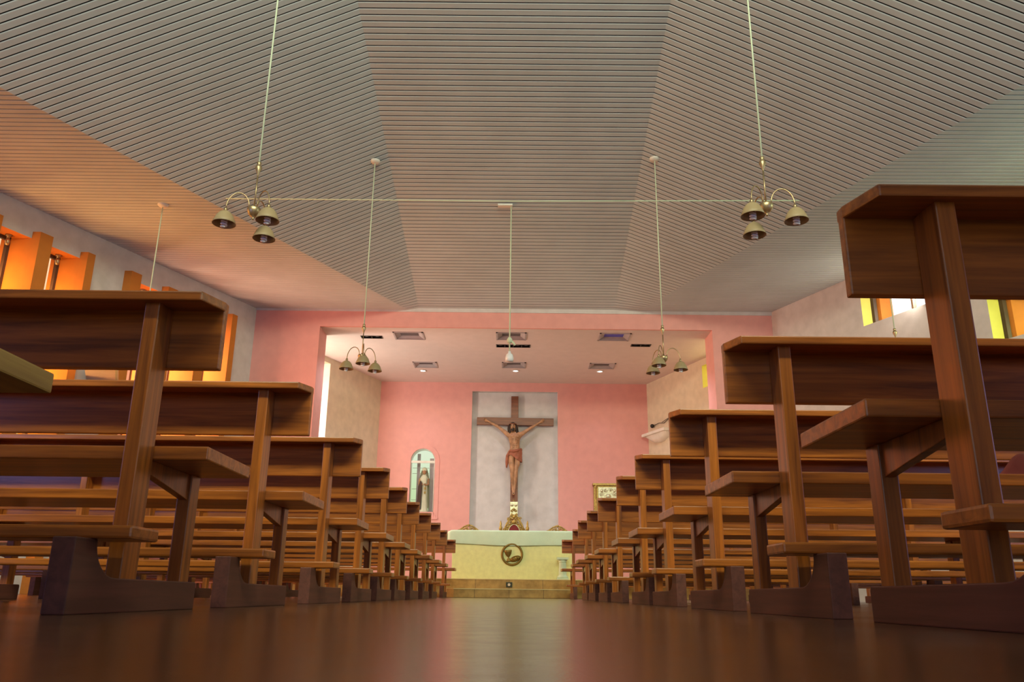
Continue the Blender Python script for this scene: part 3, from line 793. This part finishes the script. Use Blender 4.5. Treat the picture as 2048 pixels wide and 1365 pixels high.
mb = MB(); mb.tube([(-.012, -.20, .835), (-.012, -.04, .86)], .007, 8); mb.ell((-.012, -.205, .835), (.014, .008, .014), 10, 6); mb.build('nail', M['black'], t_)

# ------------------------------------------------------------------ arched niche with statue
t_ = thing('wall_niche', (AX, 18.0, AZ0), 'glazed round-arched niche with painted green reflection in the pink wall, left of the cross', 'niche')
mb = MB(); ro, ri = .365, .345
def archpath(r, z0): return [(-r, 0, z0)] + [(-r * math.cos(PI * i / 24), 0, AZS - AZ0 + r * math.sin(PI * i / 24)) for i in range(25)] + [(r, 0, z0)]
po, pi_ = archpath(.365, -.14), archpath(AR, 0)
vs = []
for a, b_ in zip(po, pi_): vs += [(a[0], -.012, a[2]), (b_[0], -.012, b_[2]), (a[0], 0, a[2]), (b_[0], .02, b_[2])]
N = len(po); fs = []
for i in range(N - 1):
    for a, b_ in ((0, 1), (2, 0), (1, 3)): fs.append((i * 4 + a, i * 4 + b_, (i + 1) * 4 + b_, (i + 1) * 4 + a))
mb.add(vs, fs); mb.box((-.365, -.03, -.16), (.365, 0, -.12)); mb.box((-AR, -.012, -.12), (AR, 0, 0)); mb.build('surround', M['pink'], t_)
mb = MB(); pin = archpath(AR, 0); vs = [(p[0], .0, p[2]) for p in pin] + [(p[0], .30, p[2]) for p in pin]; N = len(pin)
mb.add(vs, [(i, i + 1, N + i + 1, N + i) for i in range(N - 1)] + [(0, N, 2 * N - 1, N - 1)], 0); mb.build('recess', M['white_paint'], t_)
mb = MB(); mb.add([(p[0], .30, p[2]) for p in pin], [list(range(N))[::-1]]); mb.build('back_panel', M['niche_reflection'], t_)
mb = MB()
mb.tube([(p[0] * .955, .03, .02 + p[2] * .985) for p in pin], .012, 6); mb.box((-AR, .015, AZS - AZ0 - .05), (AR, .045, AZS - AZ0 + .0)); mb.build('glazing_frame', M['white_paint'], t_)
mb = MB()
for x0, x1 in ((-.15, -.08), (.13, .25)): mb.box((x0, .26, .02), (x1, .285, 1.30 if x1 < .2 else 1.2))
for z in (.28, .52, .86, .98): mb.box((-.25, .268, z), (.12, .28, z + .008))
mb.build('reflection_bars', M['lilac'], t_)  # grey bands of the glass reflection, built as bars
s_ = thing('statue', (AX + .03, 18.14, AZ0), 'small robed saint statue standing in the arched niche', 'statue')
mb = MB(); mb.lathe([(0, 0), (.10, 0), (.105, .03), (.095, .06), (.085, .3), (.075, .55), (.085, .68), (.09, .74), (.05, .80), (.025, .82), (0, .83)], n=28, mod=lambda a, z: 1 + (.06 * math.sin(7 * a + z * 4) if z < .7 else 0)); mb.build('robe', M['robe'], s_)
mb = MB(); mb.ell((0, -.01, .875), (.042, .048, .058), 16, 10); mb.ell((0, -.055, .87), (.008, .012, .01), 8, 6)
for sx in (-1, 1):
    mb.tube([(sx * .085, 0, .73), (sx * .10, -.05, .60), (sx * .04, -.11, .58)], [.03, .026, .016], 8)
    for k in range(5): mb.tube([(sx * .04, -.11, .575 + .008 * k), (sx * .015, -.125, .58 + .008 * k)], .005, 6)
mb.build('figure', M['skin'], s_)
mb = MB(); mb.lathe([(.055, .90), (.062, .94), (.03, .98), (0, .985)], (0, .012, 0), 18)
vs = []
for i in range(13):
    a = PI * (.05 + .9 * i / 12)
    for z, r in ((.93, .062), (.80, .10), (.5, .118), (.1, .13)): vs.append((r * math.cos(a), .012 + r * math.sin(a) * .9, z))
mb.add(vs, [(i * 4 + j, i * 4 + j + 1, (i + 1) * 4 + j + 1, (i + 1) * 4 + j) for i in range(12) for j in range(3)], 0, True)
mb.build('cloak', M['robe'], s_)
mb = MB(); mb.prism([(-.14, .06), (-.045, .05), (-.03, .62), (-.07, .68), (-.115, .55)], -.125, -.06, 'Y'); mb.build('habit', M['brown'], s_, bevel=.012)
mb = MB(); mb.box((.02, -.13, .48), (.06, -.118, .53)); mb.box((.022, -.13, .39), (.058, -.118, .44)); mb.tube([(.04, -.125, .44), (.04, -.125, .62)], .005, 6); mb.build('scapular', M['bronze'], s_)

# tabernacle at the right of the rear wall
t_ = thing('tabernacle', (2.12, 18.0, 1.55), 'silver and gilt tabernacle on the pink wall right of the cross', 'tabernacle')
mb = MB(); mb.box((-.31, -.10, 0), (.31, 0, .82)); mb.build('cabinet', M['gold'], t_, bevel=.006)
mb = MB(); mb.box((-.215, -.125, .05), (.215, -.10, .745)); mb.build('door', M['silver'], t_, bevel=.006)
for sx in (-1, 1):
    mb = MB(); mb.ell((sx * .14, -.13, .67), (.03, .018, .035)); mb.build('cherub_head', M['silver'], t_)
    for cx, cz, r_, a0, tn, w_, sg in ((.15, .60, .05, PI / 2, 1.5, .011, 1), (.06, .68, .04, 0, 1.4, .010, 1), (.10, .45, .07, 0, 1.5, .012, -1)):
        mb = MB(); scroll(mb, sx * cx, cz, r_, a0, tn, w_, -.125, sx * sg); mb.build('scroll', M['silver'], t_)
mb = MB(); mb.ell((0, -.13, .55), (.06, .025, .05)); mb.ell((0, -.13, .47), (.05, .02, .10)); mb.build('central_relief', M['silver'], t_)
for sx in (-1, 1):
    mb = MB(); mb.lathe([(.03, 0), (.03, .04), (.02, .05), (.022, .72), (.032, .74), (.032, .78)], (sx * .265, -.12, 0), 32, mod=lambda a, z: 1 + .2 * math.sin(2 * a + z * 60)); mb.build('twisted_column', M['gold'], t_)
mb = MB(); mb.box((-.33, -.15, .78), (.33, 0, .83)); mb.build('cornice', M['gold'], t_, bevel=.008)

# white bracket shelf on the right wall of the sanctuary, camera ball above
ang = math.atan2(1, -.374)
t_ = thing('wall_shelf', (SR(17.55), 17.55, 3.42), 'white bracket shelf on the right sanctuary wall', 'shelf', rz=math.atan(.374))
mb = MB(); mb.box((-.22, -.55, -.03), (0, .40, .03)); mb.build('board', M['white_paint'], t_, bevel=.006)
mb = MB(); vs = []
for i in range(13):
    f = i / 12; yv = -.50 + .85 * f; dep = .17 * math.sin(PI * min(1, max(0, f))) ** .6
    vs += [(-.17, yv, -.03), (-.15, yv, -.03 - dep * .55), (-.08, yv, -.03 - dep), (0, yv, -.03 - dep)]
mb.add(vs, [(i * 4 + j, i * 4 + j + 1, (i + 1) * 4 + j + 1, (i + 1) * 4 + j) for i in range(12) for j in range(3)], 0, True); mb.build('bracket', M['white_paint'], t_)
t_ = thing('wall_lamp', (SR(17.72) - .01, 17.72, 3.62), 'black ball with a trailing cable above the white bracket shelf', 'lamp')
mb = MB(); mb.ell((-.05, 0, 0), (.045, .045, .045)); mb.build('ball', M['black'], t_)
mb = MB(); mb.tube([(-.03, -.02, .0), (.06, -.25, .02), (.13, -.45, -.02), (.22, -.62, .06)], .007, 6); mb.tube([(.10, -.38, .01), (.17, -.50, .05), (.24, -.66, .08)], .006, 6); mb.build('cable', M['black'], t_)

# boxed canopy on the left wall
yc = 10.95
t_ = thing('wall_canopy', (XL(yc), yc, 2.86), 'pale boxed canopy with teal edge fixed to the left wall below the windows', 'canopy', rz=math.atan(.455))
mb = MB(); mb.box((.13, -1.9, 0), (.50, .40, .05)); mb.box((.13, -1.9, .05), (.16, .40, .2)); mb.build('panel', M['white'], t_)
mb = MB(); mb.box((.50, -1.9, -.005), (.53, .40, .065)); mb.build('edge', M['tealtrim'], t_)
mb = MB(); mb.lathe([(0, -.06), (.10, -.055), (.14, -.02), (.14, 0)], (.36, -.95, 0), 20); mb.build('lamp_globe', M['white_paint'], t_)

# ------------------------------------------------------------------ hanging lamps
def arm_path(ang, R):
    pts = []
    for i in range(19):
        f = i / 18; a = PI * f
        rad = .04 + (R - .04) * (1 - math.cos(a)) / 2; z = .02 + .125 * math.sin(a) - .045 * f
        pts.append((rad * math.cos(ang), rad * math.sin(ang), z))
    return pts
def chandelier(x, y, hub, ztop, rot, label, group):
    t_ = thing('pendant_lamp', (x, y, hub), label, 'lamp', group)
    mb = MB(); mb.lathe([(0, -.095), (.008, -.092), (.010, -.08), (.006, -.072), (.03, -.06), (.048, -.03), (.055, 0), (.05, .01), (.015, .015), (.012, .03), (0, .03)], n=20); mb.build('hub', M['brass'], t_)
    mb = MB(); mb.tube([(0, 0, .02), (0, 0, .33)], .0065, 10); mb.lathe([(.006, .30), (.012, .33), (.028, .37), (.024, .39), (.014, .40), (.018, .41), (.018, .425), (0, .43)], n=14); mb.build('stem', M['brass'], t_)
    mb = MB(); mb.tube([(0, 0, .42), (0, 0, ztop - hub)], .0075, 8); mb.build('cord', M['cord'], t_)
    mb = MB(); mb.lathe([(0, -.04), (.015, -.04), (.05, -.03), (.07, -.01), (.07, .004)], (0, 0, ztop - hub), 20); mb.build('canopy', M['white_paint'], t_)
    for k in range(3):
        a = rot + 2 * PI * k / 3; R = .212
        mb = MB(); mb.tube(arm_path(a, R), .0055, 8); ar = mb.build('arm', M['brass'], t_)
        cx, cy = R * math.cos(a), R * math.sin(a)
        mb = MB(); mb.lathe([(0, -.022), (.012, -.025), (.016, -.04), (.013, -.055), (.022, -.06), (.022, -.07), (0, -.07)], (cx, cy, 0), 12); mb.build('socket', M['brass'], ar)
        mb = MB(); pr = [(.018, -.055), (.032, -.060), (.050, -.075), (.068, -.102), (.082, -.138), (.092, -.165), (.0905, -.166), (.079, -.136), (.065, -.102), (.047, -.079), (.018, -.062)]
        mb.lathe(pr, (cx, cy, 0), 48, mod=lambda a_, z: 1 + .012 * math.cos(24 * a_)); mb.build('lamp_shade', M['shade'], ar)
        mb = MB(); mb.lathe([(0, -.07), (.022, -.07), (.022, -.105), (0, -.105)], (cx, cy, 0), 14)
        mb.tube([(cx + .020 * math.cos(i * .7), cy + .020 * math.sin(i * .7), -.105 - .0026 * i) for i in range(36)], .0085, 7)
        mb.build('spiral_bulb', M['bulb'], ar)
    return t_
def eave_or_slope(x, y):
    r_ = ceil_row(y, 0)
    for i in range(5):
        if r_[i][0] <= x <= r_[i + 1][0]:
            f = (x - r_[i][0]) / (r_[i + 1][0] - r_[i][0]); return r_[i][2] + f * (r_[i + 1][2] - r_[i][2])
    return 5
G = 'three-arm pendant lamps of the nave'
for x, y, rot, lab in ((-2.09, 6.0, 80, 'brass three-arm pendant lamp with glass shades, near one at left'),
                       (1.99, 5.83, 102, 'brass three-arm pendant lamp with glass shades, near one at right'),
                       (-1.93, 10.16, 45, 'brass three-arm pendant lamp before the sanctuary, far one at left'),
                       (1.95, 10.08, 2, 'brass three-arm pendant lamp before the sanctuary, far one at right'),
                       (-4.65, 9.87, 30, 'pendant lamp on a thin cord under the orange-lit ceiling at far left'),
                       (4.97, 10.1, 30, 'pendant lamp hanging before the bright right wall window')):
    chandelier(x, y, 3.0 if y < 8 else 2.98, eave_or_slope(x, y), math.radians(rot), lab, G)
# middle pendant: bare double socket
yc = 11.15
t_ = thing('pendant_socket', (-.03, yc, 3.25), 'white bare socket hanging on a cord over the middle of the aisle', 'lamp')
mb = MB(); mb.tube([(0, 0, .06), (0, 0, Zc(yc) - 3.25)], .010, 8); mb.build('cord', M['cord'], t_)
mb = MB(); mb.lathe([(0, -.05), (.055, -.05), (.06, .0), (.05, .05), (.02, .075), (.02, .10), (0, .10)], n=18); mb.build('socket', M['bulb'], t_)
mb = MB(); mb.lathe([(0, .0), (.035, .01), (.04, .06), (.02, .09), (0, .09)], (0, 0, .22), 14); mb.tube([(.02, 0, .26), (.06, -.01, .22), (.075, -.01, .19)], .016, 8); mb.build('junction', M['cord'], t_)
mb = MB(); mb.box((-.20, -.04, -.03), (.02, .04, 0)); mb.build('canopy', M['white_paint'], t_, loc=(0, 0, Zc(yc) - 3.25 - .002))
# thin tie cable between the ceiling folds
mb = MB(); mb.tube([(-3.80, 9.80, 5.02), (0, 9.76, 5.005), (3.75, 9.70, 5.03)], .0075, 8)
tag(mb.build('tie_cable', M['cord']), 'thin pale cable stretched across the nave under the ceiling', 'cable')
# conduit on the right wall between the windows
mb = MB(); yv = 10.52; mb.tube([(XR(yv) - .012, yv, 4.95), (XR(yv) - .012, yv, .1)], .010, 8)
tag(mb.build('conduit', M['white']), 'thin vertical conduit on the right wall between the windows', 'pipe')

# ------------------------------------------------------------------ pews
def make_pew(sd, label, group, length=3.9):
    """sd = +1: the pew runs towards +x from its aisle end (right of the aisle), -1 towards -x"""
    L = length
    t_ = thing('pew', (0, 0, 0), label, 'pew', group)
    def X(u): return sd * u
    mb = MB(); mb.box((X(0), 0, .641), (X(L), .026, .82)); mb.build('backrest', M['wood'], t_, bevel=.004)
    mb = MB(); poly = [(X(.0), .03), (X(0), .0), (X(.024), -.12), (X(L - .024), -.12), (X(L), 0), (X(L), .03)]
    mb.prism(poly, .812, .838); mb.v = [(a, b, c + .09 * (b if b < 0 else 0)) for a, b, c in mb.v]; mb.build('book_ledge', M['wood'], t_, bevel=.004)
    mb = MB(); mb.box((X(0), .0, .388), (X(L), .37, .425)); mb.build('seat', M['wood'], t_, bevel=.004)
    mb = MB(); mb.box((X(.05), -.275, .165), (X(L - .05), -.125, .195)); mb.build('kneeler', M['wood'], t_, bevel=.006)
    for u in (.145, L / 2 - .02, L - .185):
        mb = MB(); mb.box((X(u), -.092, .075), (X(u + .04), -.001, .808)); mb.build('back_post', M['wood_up'], t_, bevel=.003)
        mb = MB(); mb.box((X(u), .29, .075), (X(u + .04), .355, .388)); mb.build('front_leg', M['wood_up'], t_, bevel=.003)
        mb = MB(); mb.prism([(-.002, .388), (.292, .388), (.292, .312), (-.002, .352)], X(u + .008), X(u + .032), 'X'); mb.build('seat_bracket', M['wood_up'], t_, bevel=.002)
        # foot: curved sole piece carrying the kneeler
        prof = [(-.345, 0), (-.345, .165), (-.245, .165)]
        for i in range(9):
            a = PI / 2 * i / 8; prof.append((-.130 - .115 * math.cos(a), .165 - .085 * math.sin(a)))
        prof += [(.40, .078), (.405, .07), (.405, 0)]
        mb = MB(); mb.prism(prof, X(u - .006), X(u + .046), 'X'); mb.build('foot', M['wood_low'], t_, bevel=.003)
    return t_

LP = [(-.825, 1.065), (-.813, 2.195), (-.794, 3.183), (-.794, 4.35), (-.794, 5.403), (-.798, 6.417), (-.812, 7.46), (-.80, 8.48), (-.80, 9.66), (-.803, 10.80), (-.815, 12.72)]
RP = [(.688, 1.555), (.685, 2.537), (.706, 3.584), (.729, 4.777), (.731, 5.666), (.738, 6.98), (.748, 8.08), (.746, 9.15), (.78, 10.40), (.774, 12.45)]
ordn = ['second', 'third', 'fourth', 'fifth', 'sixth', 'seventh', 'eighth', 'ninth', 'tenth']
def pew_label(side, i, n):
    if i == 0 and side == 'left': return 'wooden pew showing only its worn seat end at the left edge'
    if i == 0: return 'tallest looming wooden pew at the right edge, nearest the camera'
    if i == 1 and side == 'left': return 'largest wooden pew with back in view, left of the aisle'
    if i == n - 1: return 'wooden pew closest to the altar on the %s of the aisle' % side
    k = i if side == 'right' else i - 1
    return 'wooden pew left of the aisle, %s behind the large nearest one' % ordn[k - 1] if False else 'wooden pew on the %s of the aisle, %s row from the camera' % (side, ordn[i - 1])
pl = make_pew(-1, '', 'pews left of the aisle'); pr = make_pew(1, '', 'pews right of the aisle')
for i, (x, y) in enumerate(LP):
    o = pl if i == 0 else copy_tree(pl)
    o.location = (x, y, 0); o['label'] = pew_label('left', i, len(LP))
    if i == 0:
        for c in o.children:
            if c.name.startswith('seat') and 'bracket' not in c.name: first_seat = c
for i, (x, y) in enumerate(RP):
    o = pr if i == 0 else copy_tree(pr)
    o.location = (x, y, 0); o['label'] = pew_label('right', i, len(RP))

first_seat.data = first_seat.data.copy(); first_seat.data.materials[0] = M['wood_worn_lit']; first_seat['label'] = 'worn seat end with yellow light in its colour'
# shawl and bag left on a right-hand pew seat
t_ = thing('shawl', (1.81, 2.72, .426), 'magenta and rust red shawl heaped on a right pew seat', 'cloth')
def heap(name, mt, sx, sy, h, seed, off=(0, 0, 0), parent=None):
    mb = MB(); n = 26; vs = []
    for i in range(n + 1):
        for j in range(n + 1):
            u, v = i / n * 2 - 1, j / n * 2 - 1
            d = min(1, math.hypot(u, v)); z = h * (1 - d ** 2.4) * (1 + .22 * math.sin(6 * u + 3 * v + seed) + .15 * math.sin(11 * v - 4 * u + seed))
            vs.append((off[0] + sx * u * (1 - .12 * abs(v)), off[1] + sy * v * (1 - .12 * abs(u)), off[2] + max(.004, z)))
    mb.add(vs, [(i * (n + 1) + j, (i + 1) * (n + 1) + j, (i + 1) * (n + 1) + j + 1, i * (n + 1) + j + 1) for i in range(n) for j in range(n)], 0, True)
    o = mb.build(name, mt, parent); o.modifiers.new('thickness', 'SOLIDIFY').thickness = .006
    return o
heap('fabric', M['redcloth'], .19, .13, .11, .4, (0, .02, 0), t_)
mb = MB()
for k in range(4): mb.tube([(-.15 + .02 * k, -.145 + .006 * k, .012 + .012 * k), (-.09 + .02 * k, -.13 + .01 * k, .04 + .016 * k), (.03, -.115 + .012 * k, .07 + .014 * k), (.20, -.09 + .012 * k, .08 + .012 * k)], .009, 7)
mb.build('fringe', M['pinkcloth'], t_)
t_ = thing('handbag', (2.34, 2.74, .426), 'dark teal bag beside the shawl on the pew', 'bag')
mb = MB(); mb.ell((0, 0, .07), (.17, .10, .075), 20, 12); mb.build('body', M['teal'], t_)
mb = MB(); mb.tube([(-.10, 0, .12), (-.08, -.02, .20), (.08, -.02, .20), (.10, 0, .12)], .009, 8); mb.build('strap', M['teal'], t_)
